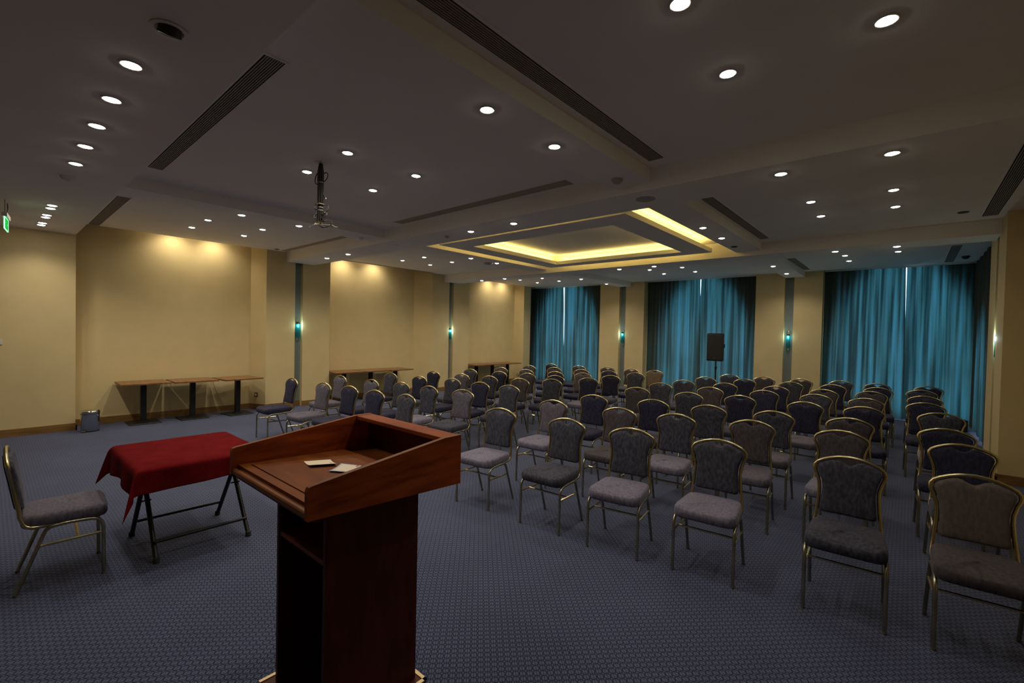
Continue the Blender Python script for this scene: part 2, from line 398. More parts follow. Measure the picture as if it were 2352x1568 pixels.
# suspended coffer ring with LED coves on both sides
RX0, RX1, RY0, RY1 = -6.27, -2.71, 5.20, 8.50
IX0, IX1, IY0, IY1 = -5.87, -3.13, 5.65, 8.18
def ring_boxes(mb, o, i, z0, z1):
    (a, b, c_, d), (e, f_, g, h) = o, i
    mb.box(a, c_, z0, b, g, z1); mb.box(a, h, z0, b, d, z1); mb.box(a, g, z0, e, h, z1); mb.box(f_, g, z0, b, h, z1)
c = MB(); ring_boxes(c, (RX0, RX1, RY0, RY1), (IX0, IX1, IY0, IY1), Z1-.005, Z1+.065)
ring_boxes(c, (RX0+.14, RX1-.14, RY0+.14, RY1-.14), (IX0-.12, IX1+.12, IY0-.12, IY1+.12), Z1+.06, 3.7)
struct('ceiling_coffer', c, M['ceil'])
def cove_light(pts, idx):
    """LED strip: glowing tape plus its area lamp, hidden in the trough"""
    (x0, y0), (x1, y1) = pts
    mb = MB(); mb.box(min(x0, x1)-.01, min(y0, y1)-.01, Z1+.066, max(x0, x1)+.01, max(y0, y1)+.01, Z1+.078)
    st = mb.build('led_strip', M['led'])
    tag(st, idx, 'LED strip', 'LED strips in the ceiling coffer')
    L = math.hypot(x1-x0, y1-y0)
    ld = bpy.data.lights.new('led_lamp', 'AREA'); ld.shape = 'RECTANGLE'; ld.size = L; ld.size_y = .02
    ld.energy = COVE_W*L; ld.color = (1, .74, .20)
    lo = bpy.data.objects.new('led_lamp', ld); COL.objects.link(lo); lo.parent = st
    lo.location = ((x0+x1)/2, (y0+y1)/2, Z1+.082); lo.rotation_euler = (PI, 0, 0 if y0 == y1 else PI/2)
o, s_ = .06, .05
cove_light(((RX0+.2, RY0+.08), (RX1-.2, RY0+.08)), 'yellow LED strip along the near outer side of the ceiling coffer')
cove_light(((RX0+.2, RY1-.08), (RX1-.2, RY1-.08)), 'yellow LED strip along the far outer side of the ceiling coffer')
cove_light(((RX0+.08, RY0+.2), (RX0+.08, RY1-.2)), 'yellow LED strip along the left outer side of the ceiling coffer')
cove_light(((RX1-.08, RY0+.2), (RX1-.08, RY1-.2)), 'yellow LED strip in the bright right outer side of the ceiling coffer')
cove_light(((IX0-.07, IY0+.02), (IX0-.07, IY1-.02)), 'yellow LED strip glowing in the left inner side of the ceiling coffer')
cove_light(((IX1+.07, IY0+.02), (IX1+.07, IY1-.02)), 'yellow LED strip in the right inner side of the ceiling coffer')
cove_light(((IX0+.02, IY0-.07), (IX1-.02, IY0-.07)), 'yellow LED strip in the near inner side of the ceiling coffer')
cove_light(((IX0+.02, IY1+.07), (IX1-.02, IY1+.07)), 'yellow LED strip glowing in the far inner side of the ceiling coffer')
# wooden baseboards
def bb(name, segs):
    mb = MB()
    for (x0, y0, x1, y1, nx, ny) in segs:
        for (z0, z1, t) in ((0, .082, .018), (.082, .105, .012), (.105, .115, .007)):
            ax0, ax1 = min(x0, x1), max(x0, x1); ay0, ay1 = min(y0, y1), max(y0, y1)
            if nx: a = (x0, x0+nx*t); mb.box(min(a), ay0-(.0), z0, max(a), ay1, z1)
            else: a = (y0, y0+ny*t); mb.box(ax0, min(a), z0, ax1, max(a), z1)
    o_ = mb.build(name, M['base']); o_['kind'] = 'structure'
segs = [(XL, YB, XL, Y0+.018, 1, 0), (XN, Y0, XL+.018, Y0, 0, 1), (XN, Y0, XN, 3.70, 1, 0)]
for (a, b, yc) in ((3.872, 5.276, 4.555), (8.305, 9.756, 9.03)):
    segs += [(XL, a-.018, XL, yc-SL/2, 1, 0), (XL, yc+SL/2, XL, b+.018, 1, 0), (XL-SD+.004, yc-SL/2, XL-SD+.004, yc+SL/2, 1, 0), (XN, b, XL+.018, b, 0, 1)]
segs += [(XN, 5.276, XN, 7.96, 1, 0), (XN, 9.756, XN, 12.32, 1, 0), (XL, 12.382, XL, 12.78, 1, 0)]
bb('baseboard_left', segs)
mb = MB()
for (ya, yb_) in ((3.70, 3.872), (7.96, 8.305), (12.32, 12.40)):
    d = Vector((XL-XN, yb_-ya, 0)).normalized(); n_ = Vector((d.y, -d.x, 0))
    for (z0, z1, tk) in ((0, .082, .018), (.082, .105, .012), (.105, .115, .007)):
        a = Vector((XN, ya, 0)); b = Vector((XL, yb_, 0))+d*.016
        mb.prism([a, a+n_*tk, b+n_*tk, b][::-1], z0, z1)
o_ = mb.build('baseboard_left', M['base']); o_['kind'] = 'structure'
bb('baseboard_back', [(-7.635, YP, -6.945, YP, 0, -1), (-6.725, YP, -6.12, YP, 0, -1), (-6.945, YP+.116, -6.725, YP+.116, 0, -1), (-3.05, YP, -2.395, YP, 0, -1), (-2.195, YP, -1.60, YP, 0, -1), (-2.395, YP+.116, -2.195, YP+.116, 0, -1), (-6.12, YP-.018, -6.12, YC, 1, 0), (-1.60, YP-.018, -1.60, YC, 1, 0)])
bb('baseboard_right', [(XR-.018, 8.305, 1.75, 8.305, 0, -1), (XR, 8.287, XR, 9.03-SL/2, -1, 0), (XR, 9.03+SL/2, XR, 9.756, -1, 0), (XR+SD-.004, 9.03-SL/2, XR+SD-.004, 9.03+SL/2, -1, 0), (XR, 3.872, XR, 5.276, -1, 0), (1.75, 5.276, 1.75, 8.305, -1, 0), (XR-.018, 5.276, 1.75, 5.276, 0, 1)])

# ------------------------------------------------------------------ curtains
def curtain(name_lab, a0, a1, pl, axis, seed, z0=.012, z1=ZM-.003, lean0=0, lean1=0, sgn=1, amp=.036, dens=15):
    """pleated panel from a0 to a1; lean = how far an edge drifts sideways from top to floor"""
    r = random.Random(seed); L = a1-a0; n = int(L*90); ph = r.random()*6
    fr = [(dens*(.7+.6*r.random()), r.random()*6.28, .5+r.random()) for _ in range(4)]
    nz = 26; R = []
    for j in range(nz+1):
        t = j/nz; z = z1+(z0-z1)*t; row = []
        b0 = a0+lean0*t; b1 = a1+lean1*t
        for i in range(n+1):
            u = i/n; a = b0+(b1-b0)*u; s = a-a0
            y = sum(w*math.sin(k*s+p+.25*math.sin(2.1*t+p)) for k, p, w in fr)/3.2
            y = math.copysign(abs(y)**.75, y)
            y = amp*y*(.75+.35*t) + .010*math.sin(55*s+3*t)
            a += .010*math.sin(dens*1.3*s+ph+t*1.5)*t
            d = pl + sgn*y
            row.append((a, d, z) if axis == 'x' else (d, a, z))
        R.append(row)
    mb = MB(); mb.rings(R, True, False, False)
    o_ = mb.build('curtain', M['curtain'], auto=False)
    tag(o_, name_lab, 'curtain', 'teal curtain panels'); return o_
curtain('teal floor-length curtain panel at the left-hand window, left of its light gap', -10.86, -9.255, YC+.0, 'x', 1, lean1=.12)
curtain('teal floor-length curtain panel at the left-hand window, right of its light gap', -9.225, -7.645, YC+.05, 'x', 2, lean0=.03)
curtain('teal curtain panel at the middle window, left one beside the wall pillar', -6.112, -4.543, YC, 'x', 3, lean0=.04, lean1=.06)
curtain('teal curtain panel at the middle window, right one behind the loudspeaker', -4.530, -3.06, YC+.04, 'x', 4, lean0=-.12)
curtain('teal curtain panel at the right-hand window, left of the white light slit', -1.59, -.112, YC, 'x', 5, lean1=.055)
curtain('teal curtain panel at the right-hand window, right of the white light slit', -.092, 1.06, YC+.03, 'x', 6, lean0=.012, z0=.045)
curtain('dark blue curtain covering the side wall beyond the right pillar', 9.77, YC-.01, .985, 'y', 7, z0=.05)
for (lab, x0, x1, y) in (('ceiling track of the left-hand window curtain', -10.9, -7.65, YC-.095), ('ceiling track of the middle window curtain', -6.1, -3.06, YC-.08), ('ceiling track of the right-hand window curtain', -1.59, .88, YC-.08)):
    mb = MB(); mb.box(x0, y, ZM-.018, x1, y+.02, ZM-.0005)
    tag(mb.build('curtain_track', M['ceil']), lab, 'curtain track', 'curtain tracks')

# ------------------------------------------------------------------ ceiling downlights
def spot(parent, z, energy, size=math.radians(141), blend=.85, col=LAMP_COL, rad=.05):
    ld = bpy.data.lights.get('downlight_lamp') or bpy.data.lights.new('downlight_lamp', 'SPOT')
    ld.energy = energy; ld.color = col; ld.spot_size = size; ld.spot_blend = blend; ld.shadow_soft_size = rad
    lo = bpy.data.objects.new('lamp', ld); COL.objects.link(lo); lo.parent = parent; lo.location = (0, 0, z); return lo
def make_downlight(lab):
    t = thing('downlight', lab, 'ceiling light')
    mb = MB(); mb.lathe([(.050, 0), (.056, -.001), (.057, -.004), (.052, -.007), (.044, -.006), (.041, -.003), (.041, .0)], 28, cap=False); mb.build('trim_ring', M['white'], t)
    mb = MB(); mb.lathe([(.001, -.014), (.018, -.0130), (.031, -.010), (.039, -.0045), (.0415, -.001)], 28, cap=False)
    d = mb.build('diffuser', M['lamp'], t)
    spot(t, -.03, LAMP_W); return t
DL = []
def quad(name, xs, ys, z, skip=()):
    for j, y in enumerate(ys):
        for i, x in enumerate(xs):
            if (i, j) in skip: continue
            DL.append((x, y, z, 'downlight, %s %s of the four %s' % (('near', 'far')[j], ('left', 'right')[i], name), name))
quad('above the left wall niche with three tables', (-9.07, -8.23), (2.24, 3.03), ZM)
quad('around the dangling projector bracket', (-4.81, -3.99), (2.20, 2.98), ZM)
quad('in the right part of the nearest ceiling bay', (-.90, -.137), (2.24, 3.02), ZM)
quad('left of the glowing ceiling coffer', (-9.03, -8.22), (6.40, 7.22), ZM)
quad('in the panel right of the glowing ceiling coffer', (-.94, -.18), (6.46, 7.28), ZM)
quad('in the farthest left ceiling bay', (-9.16, -8.30), (10.84, 11.71), ZM)
quad('in front of the middle curtained window', (-4.94, -4.13), (10.84, 11.72), ZM)
quad('in front of the right curtained window', (-1.0, -.21), (10.96, 11.74), ZM, skip=((1, 1),))
for (y, nm) in ((4.545, 'nearer cross beam'), (9.07, 'farther cross beam')):
    for k, x in enumerate(((-9.0, -8.17, -4.78, -3.97, -.89, -.143) if y < 5 else (-9.06, -8.2, -4.83, -4.04, -.96, -.19))):
        DL.append((x, y, ZB, 'lit round downlight under the %s, %s from its left end' % (nm, ('first', 'second', 'third', 'fourth', 'fifth', 'sixth')[k]), 'under the cross beams'))
for (x, nm, ys) in ((-6.86, 'left lengthwise beam', (2.26, 3.03, 6.54, 7.32, 10.72, 12.11)), (-2.21, 'right lengthwise beam', (2.23, 3.01, 6.52, 7.36, 10.83, 12.23))):
    for k, y in enumerate(ys):
        DL.append((x, y, Z1, 'lit round downlight under the %s, %s counted from the near end' % (nm, ('first', 'second', 'third', 'fourth', 'fifth', 'sixth')[k]), 'under the lengthwise beams'))
for k, x in enumerate((-3.29, -3.89, -4.49, -5.08, -5.70, -7.95, -8.17, -8.72, -8.92, -9.46, -9.67)):
    DL.append((x, .523, ZB, 'lit round downlight in the low ceiling row at left, %s from the near end' % ('first', 'second', 'third', 'fourth', 'fifth', 'sixth', 'seventh', 'eighth', 'ninth', 'tenth', 'eleventh')[k], 'in the low ceiling row at left'))
proto = None
for (x, y, z, lab, grp) in DL:
    if proto is None: proto = make_downlight(lab); o_ = proto
    else: o_ = copy_tree(proto)
    o_.location = (x, y, z); tag(o_, lab, None, 'downlights ' + grp)
    zone = 'soffit' if y < 1 else ('right' if x > -1.2 else 'main')
    ld = bpy.data.lights.get('downlight_lamp_'+zone)
    if ld is None:
        ld = bpy.data.lights['downlight_lamp'].copy(); ld.name = 'downlight_lamp_'+zone; ld.energy = LAMP_W*{'soffit': .46, 'right': .24, 'main': 1.0}[zone]
    lm = [ch for ch in o_.children if ch.type == 'LIGHT'][0]; lm.data = ld; lm.rotation_euler = (0, 0, 0)
    if zone == 'soffit': ld.spot_size = math.radians(132); ld.spot_blend = .6
# wall washers in the gap above the left niches, behind the edge of the main ceiling
ldw = bpy.data.lights.new('washer_lamp', 'SPOT'); ldw.energy = 22; ldw.color = (1, .87, .64)
ldw.spot_size = math.radians(132); ldw.spot_blend = 1.0; ldw.shadow_soft_size = .03
for k, (nm, y) in enumerate((('first', 2.32), ('first', 2.98), ('second', 5.75), ('second', 6.62), ('third', 10.94), ('third', 11.62))):
    t = thing('wall_washer', 'small wall washer lamp above the %s wall niche from the left, %s one' % (nm, ('nearer', 'farther')[k % 2]), 'ceiling light', (-10.35, y, 3.62), 0, 'wall washers above the niches')
    mb = MB(); mb.lathe([(.03, 0), (.045, -.001), (.047, -.012), (.034, -.014), (.030, -.004)], 20, cap=False); mb.build('trim_ring', M['white'], t)
    mb = MB(); mb.lathe([(.001, -.005), (.030, -.006)], 20, cap=False); mb.build('diffuser', M['lamp'], t)
    lo = bpy.data.objects.new('lamp', ldw); COL.objects.link(lo); lo.parent = t; lo.location = (0, 0, -.03); lo.rotation_euler = (0, math.radians(6), 0)

# ------------------------------------------------------------------ air grilles
def grille(lab, x0, y0, x1, y1, z, n, fr=.018):
    t = thing('air_grille', lab, 'air grille', ((x0+x1)/2, (y0+y1)/2, z), 0, 'linear ceiling air grilles')
    cx, cy = (x0+x1)/2, (y0+y1)/2; a0, b0, a1, b1 = x0-cx, y0-cy, x1-cx, y1-cy
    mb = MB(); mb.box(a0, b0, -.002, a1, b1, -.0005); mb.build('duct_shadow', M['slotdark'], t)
    mb = MB()
    mb.box(a0-fr, b0-fr, -.006, a1+fr, b0, -.0005); mb.box(a0-fr, b1, -.006, a1+fr, b1+fr, -.0005)
    mb.box(a0-fr, b0, -.006, a0, b1, -.0005); mb.box(a1, b0, -.006, a1+fr, b1, -.0005); mb.build('frame', M['ceil'], t)
    mb = MB(); alongx = (x1-x0) > (y1-y0)
    for k in range(n):
        if alongx:
            p = b0+(b1-b0)*(k+1)/(n+1); mb.box(a0, p-.0032, -.008, a1, p+.0032, -.002)
        else:
            p = a0+(a1-a0)*(k+1)/(n+1); mb.box(p-.0032, b0, -.008, p+.0032, b1, -.002)
    mb.build('slats', M['grille'], t)
grille('long ceiling air grille running beside the right lengthwise beam, nearest', -1.89, 1.10, -1.75, 4.075, ZM, 8)
grille('ceiling air grille in the panel right of the glowing coffer', -1.92, 5.52, -1.785, 8.41, ZM, 8)
grille('short ceiling air grille above the right-hand pillar of the far wall', -1.95, 10.76, -1.81, 12.71, ZM, 8)
grille('ceiling air grille along the right wall at the picture edge', .655, 5.5, .80, 8.46, ZM, 8)
grille('small ceiling air grille near the dark side curtain', .49, 10.75, .62, 12.93, ZM, 8)
grille('long ceiling air grille behind the low ceiling edge at left', -6.0, 1.09, -2.963, 1.215, ZM, 8)
grille('short ceiling air grille meeting the left wall niche', -10.25, 1.09, -7.665, 1.225, ZM, 8)
def groove(lab, x0, y0, x1, y1):
    t = thing('ceiling_access_slot', lab, 'slot', ((x0+x1)/2, (y0+y1)/2, ZM), 0, 'plain ceiling slots before the nearer beam')
    a, b = (x1-x0)/2, (y1-y0)/2
    mb = MB(); mb.box(-a, -b, -.003, a, b, -.0005); mb.build('slot_panel', mat('slot_paint', (.42, .34, .24), .8) if 'slot_paint' not in bpy.data.materials else bpy.data.materials['slot_paint'], t)
    mb = MB(); mb.box(-a-.012, -b-.012, -.006, a+.012, -b, -.0005); mb.box(-a-.012, b, -.006, a+.012, b+.012, -.0005); mb.build('slot_edge', M['ceil'], t)
groove('plain dark ceiling slot before the nearer beam, central one', -5.95, 4.03, -2.82, 4.20)
groove('plain dark ceiling slot before the nearer beam, left one by the pillar', -10.15, 4.09, -7.63, 4.22)
t = thing('wall_slot_diffuser', 'thin double line slot in the ceiling along the second wall niche', 'air grille', (-10.22, 6.85, ZM))
for dx in (-.045, .025):
    mb = MB(); mb.box(dx, -1.45, -.004, dx+.016, 1.42, -.0005); mb.build('slot_line', M['slotdark'], t)

# ------------------------------------------------------------------ small ceiling fittings
def disc_thing(name, lab, cat, x, y, z, r, h, m, grp=None, dome=False):
    t = thing(name, lab, cat, (x, y, z), 0, grp)
    mb = MB(); mb.lathe([(r, 0), (r, -h*.4), (r*.9, -h*.55), (r*.88, -h*.6)], 24, cap=False); mb.build('base_ring', m, t)
    mb = MB(); mb.lathe([(r*.89, -h*.55), (r*.6, -h*(1 if dome else .75)), (.002, -h*(1.15 if dome else .8))], 24, cap=False); mb.build('cover', m, t)
    return t
disc_thing('smoke_detector', 'small white smoke detector beside the fifth downlight of the low ceiling row', 'smoke detector', -6.27, .517, ZB, .055, .04, M['white'], dome=True)
disc_thing('smoke_detector', 'round smoke detector under the right lengthwise beam before the cross beam', 'smoke detector', -2.19, 4.02, Z1, .055, .04, M['grille'], dome=True)
disc_thing('smoke_detector', 'round smoke detector under the left lengthwise beam before the cross beam', 'smoke detector', -6.88, 4.04, Z1, .055, .04, M['ceil'], dome=True)
disc_thing('ceiling_speaker', 'flat round ceiling speaker on the cross beam near the bright coffer corner', 'ceiling speaker', -2.14, 4.55, ZB, .10, .012, M['grille'])
disc_thing('ceiling_speaker', 'flat round ceiling speaker on the nearer cross beam left of the coffer', 'ceiling speaker', -6.65, 4.51, ZB, .10, .012, M['ceil'])
disc_thing('ceiling_speaker', 'flat round ceiling speaker on the farther cross beam, right of the coffer', 'ceiling speaker', -2.21, 9.12, ZB, .10, .012, M['ceil'])
disc_thing('ceiling_speaker', 'raised round ceiling speaker under the left lengthwise beam beside a downlight', 'ceiling speaker', -7.0, 7.20, Z1, .10, .035, M['grille'], dome=True)
disc_thing('smoke_detector', 'dark oval smoke detector under the beam right of the coffer', 'smoke detector', -2.25, 8.17, Z1, .05, .02, M['dark'])
disc_thing('smoke_detector', 'dark small detector by the end of the left ceiling slot at the first pillar', 'smoke detector', -10.03, 3.98, ZM, .045, .012, M['dark'])
disc_thing('smoke_detector', 'thin dark round detector in the right ceiling panel near the wall grille', 'smoke detector', .46, 8.07, ZM, .055, .015, M['dark'])
disc_thing('dome_camera', 'small dark dome camera on the ceiling near the side curtain', 'camera', .752, 12.21, ZM, .06, .05, M['dark'], dome=True)
disc_thing('motion_sensor', 'small square-looking sensor on the cross beam left of the coffer', 'sensor', -5.31, 4.56, ZB, .035, .03, M['grille'], dome=True)
t = thing('spotlight', 'unlit swivel spotlight in the low ceiling at upper left', 'ceiling light', (-2.75, .58, ZB))
mb = MB(); mb.lathe([(.055, 0), (.075, -.003), (.078, -.008), (.06, -.010), (.055, -.004)], 24, cap=False); mb.build('trim_ring', M['ceil'], t)
mb = MB(); T = Matrix.Translation((.012, 0, -.012)) @ Matrix.Rotation(.5, 4, 'Y'); mb.lathe([(.002, .02), (.045, .02), (.05, -.02), (.042, -.024), (.002, -.014)], 20, T=T, cap=False); mb.build('lamp_head', M['dark'], t)
# exit sign
ax, ay, bx_, by_ = -8.0, .132, -8.34, .166
ang = math.atan2(by_-ay, bx_-ax)
t = thing('exit_sign', 'green lit exit sign hanging at the left edge below the low ceiling', 'exit sign', ((ax+bx_)/2, (ay+by_)/2, 2.84), ang)
mb = MB(); mb.box(-.17, -.003, .006, .17, .003, .137); mb.build('panel', M['exit'], t)
mb = MB(); mb.box(-.175, -.006, 0, .175, .006, .006); mb.box(-.175, -.006, 0, -.166, .006, .14); mb.box(.166, -.006, 0, .175, .006, .14); mb.box(-.175, -.006, .134, .175, .006, .14); mb.build('glowing_edge', M['exit_edge'], t)
mb = MB(); mb.box(-.18, -.022, .14, .18, .022, .185); mb.build('housing', M['white'], t)
for sx in (-.12, .12):
    mb = MB(); mb.tube([(sx, 0, .185), (sx, 0, ZB-2.84)], .003, 6); mb.build('hanging_wire', M['cable'], t)
mb = MB()
mb.tube(fillet([(.13, 0, ZB-2.84), (.20, 0, .30), (.12, 0, .25), (.06, 0, .19)], .05), .004, 6); mb.build('hanging_cable', M['cable'], t)
pg = MB()
for sy in (-.0045, .0045):
    def P(x0, z0, x1, z1, wd=.010):
        d = Vector((x1-x0, 0, z1-z0)); n_ = Vector((-d.z, 0, d.x)).normalized()*wd/2; a_ = Vector((x0, sy, z0)); b_ = Vector((x1, sy, z1))
        pg.add([a_-n_, b_-n_, b_+n_, a_+n_], [(0, 1, 2, 3)])
    P(-.05, .10, -.02, .075, .018); P(-.02, .075, -.035, .045); P(-.035, .045, -.06, .03); P(-.02, .075, .005, .05); P(.005, .05, .0, .022); P(-.045, .095, -.075, .08); P(-.04, .10, -.01, .092)
    pg.add([(-.055+.009*math.cos(a), sy, .117+.009*math.sin(a)) for a in (2*PI*k/10 for k in range(10))], [list(range(10))])
    P(.05, .07, .13, .07, .012); P(.05, .07, .075, .09, .012); P(.05, .07, .075, .05, .012)
pg.build('pictogram', M['exit_mark'], t)

# ------------------------------------------------------------------ projector bracket with cables
PX, PY = -4.446, 2.17
t = thing('projector_mount', 'bare projector ceiling bracket with bundled black cables hanging down', 'projector mount', (PX, PY, ZM))
mb = MB(); mb.lathe([(.05, 0), (.06, -.002), (.06, -.006), (.02, -.008)], 20); mb.tube([(-.06, .03, -.002), (.07, -.02, -.004)], .006, 6); mb.build('ceiling_plate', M['white'], t)
mb = MB(); mb.tube([(0, 0, -.005), (0, 0, -.60)], .014, 10); mb.build('pole', M['black'], t)
mb = MB()
for k in range(9):
    a = 2*PI*k/9; r_ = .020; rr = random.Random(k)
    pts = [(r_*math.cos(a)*.6, r_*math.sin(a)*.6, -.01), (r_*1.4*math.cos(a), r_*1.4*math.sin(a), -.10), (r_*1.15*math.cos(a+.3), r_*1.15*math.sin(a+.3), -.21), (r_*1.3*math.cos(a+.5), r_*1.3*math.sin(a+.5), -.34), (r_*math.cos(a+.8), r_*math.sin(a+.8), -.46), (r_*1.3*math.cos(a+1), r_*1.3*math.sin(a+1), -.57-.02*rr.random())]
    mb.tube(fillet(pts, .06, 4), .0062, 6)
mb.build('cable_bundle', M['cable'], t)
RX = Vector((math.cos(YAW), math.sin(YAW), 0))
def loop3(cx, cz, rx, rz, off, rad=.0048, tilt=0):
    pts = []
    for k in range(18):
        a = 2*PI*k/18; u = rx*math.cos(a)+tilt*math.sin(a); v = rz*math.sin(a)
        pts.append((RX.x*(cx+u)+off*math.cos(a)*.4, RX.y*(cx+u)+off*math.sin(a), cz+v))
    m_ = MB(); m_.tube(pts, rad, 6, loop=True); return m_
for i, (cx, cz, rx, rz, off) in enumerate(((-.018, -.14, .028, .075, .02), (.038, -.14, .026, .050, .015), (-.022, -.42, .024, .048, .02), (.035, -.46, .036, .055, .02), (-.012, -.515, .036, .040, .03), (.018, -.52, .034, .036, .03), (.055, -.60, .055, .038, .02))):
    loop3(cx, cz, rx, rz, off).build('cable_loop', M['cable'], t)
mb = MB(); mb.tube([(.024, .014, -.30), (.044, .032, -.35)], .008, 8); plg = mb.build('plug', M['cable'], t)
mb = MB(); mb.tube([(.044, .032, -.35), (.046, .034, -.355)], .0085, 8); mb.build('plug_tip', M['trimgold'], plg)
for z_ in (-.195, -.44, -.47):
    mb = MB(); mb.tube([(.028*math.cos(a), .028*math.sin(a), z_) for a in (2*PI*k/12 for k in range(12))], .0028, 5, loop=True); mb.build('cable_tie', M['white'], t)
mb = MB(); mb.cbox(-.028, -.028, -.60, .012, .028, -.55, .006); mb.cbox(-.025, -.03, -.415, .04, .02, -.405, .003); mb.build('clamp_block', M['steel'], t)
for (dx, dy) in ((.13, .115), (-.095, -.06), (.05, -.09), (-.05, .08)):
    mb = MB(); mb.tube(fillet([(0, 0, -.605), (dx*.75, dy*.75, -.612), (dx*.82, dy*.82, -.628), (dx, dy, -.630)], .01, 3), .0045, 6); mb.build('bracket_arm', M['steel'], t)

# ------------------------------------------------------------------ wall sconces
def make_sconce(lab):
    """built facing -Y with the wall at y=0, origin at bulb height"""
    t = thing('wall_sconce', lab, 'wall lamp', group='teal glass wall sconces')
    mb = MB(); mb.cbox(-.022, -.012, -.10, .022, 0, .09, .003); mb.build('back_plate', M['chrome'], t)
    mb = MB(); mb.tube(fillet([(0, -.010, -.04), (0, -.03, .12), (0, -.045, .17), (0, -.07, .15), (0, -.065, .07)], .05, 6), .005, 8); mb.build('hook_arm', M['chrome'], t)
    mb = MB(); mb.lathe([(.004, .085), (.022, .082), (.036, .068), (.042, .050), (.043, .036)], 20, c=(0, -.065, 0), cap=False); mb.build('cap', M['black'], t)
    mb = MB(); mb.lathe([(.044, .04), (.046, 0), (.046, -.20), (.047, -.245), (.043, -.245), (.042, 0), (.041, .04)], 20, c=(0, -.065, 0), cap=False); mb.build('glass_shade', M['teal_glass'], t)
    mb = MB(); mb.lathe([(.002, .028), (.014, .026), (.021, .008), (.019, -.012), (.010, -.030), (.001, -.036)], 14, c=(0, -.065, 0), cap=False); mb.build('bulb', M['bulb'], t)
    mb = MB(); mb.tube([(0, -.03, -.10), (0, -.03, -.30)], .0025, 6); mb.lathe([(.001, -.29), (.012, -.295), (.012, -.315), (.001, -.32)], 10, c=(0, -.03, 0), cap=False); mb.build('pull_chain', M['trimgold'], t)
    ld = bpy.data.lights.new('sconce_lamp', 'POINT'); ld.energy = 2.2; ld.color = (.72, 1, .95); ld.shadow_soft_size = .03
    lo = bpy.data.objects.new('lamp', ld); COL.objects.link(lo); lo.parent = t; lo.location = (0, -.13, 0.01)
    return t
S0 = make_sconce('small lit teal glass sconce in the recess of the first left pillar')
S0.location = (XL-SD+.004, 4.555, 1.80); S0.rotation_euler = (0, 0, PI/2)
for (lab, loc, rz) in (('small lit teal glass sconce in the recess of the second left pillar', (XL-SD+.004, 9.03, 1.76), PI/2),
                       ('small lit teal glass sconce on the far pillar left of the loudspeaker', (-6.835, YP+.116, 1.76), 0),
                       ('small lit teal glass sconce on the far pillar right of the loudspeaker', (-2.295, YP+.116, 1.78), 0),
                       ('small lit teal glass sconce seen edge-on on the pillar at right', (XR+SD-.004, 9.03, 1.80), -PI/2)):
    s = copy_tree(S0); s.location = loc; s.rotation_euler = (0, 0, rz); s['label'] = lab

# ------------------------------------------------------------------ wall sockets, thermostat, cords
def plate(name, lab, cat, loc, rz, w_=.085, h_=.085, m=None, inner=None):
    t = thing(name, lab, cat, loc, rz)
    mb = MB(); mb.cbox(-w_/2, -.009, -h_/2, w_/2, 0, h_/2, .002); mb.build('cover_plate', m or M['dark'], t)
    mb = MB(); mb.cbox(-w_*.3, -.012, -h_*.3, w_*.3, -.009, h_*.3, .001); mb.build('insert', inner or M['grille'], t); return t
plate('wall_socket', 'dark wall socket low on the side of the first left pillar', 'socket', (-10.492, 3.771, .31), math.radians(24.4), inner=M['wall'])
plate('wall_socket', 'dark wall socket low on the wall beside the farthest niche table', 'socket', (-10.44, 12.362, .26), math.radians(11.9), inner=M['white'])
plate('thermostat', 'small white thermostat on the wall at the far left edge', 'thermostat', (XL, .10, 1.44), PI/2, .10, .075, M['white'], M['white'])
for (lab, pts) in (('thin white cord hanging straight behind the first niche table', [(XN+.012, 2.30, .72), (XN+.012, 2.30, .12)]),
                   ('thin white cord hanging straight behind the second niche table', [(XN+.012, 2.98, .70), (XN+.012, 2.985, .12)]),
                   ('thin white cord slanting down between the second and third niche tables', [(XN+.012, 2.99, .72), (XN+.014, 3.06, .45), (XN+.014, 3.22, .13)])):
    mb = MB(); mb.tube(fillet(pts, .1), .0045, 6); tag(mb.build('power_cord', M['cable_w']), lab, 'cord', 'white cords under the niche tables')

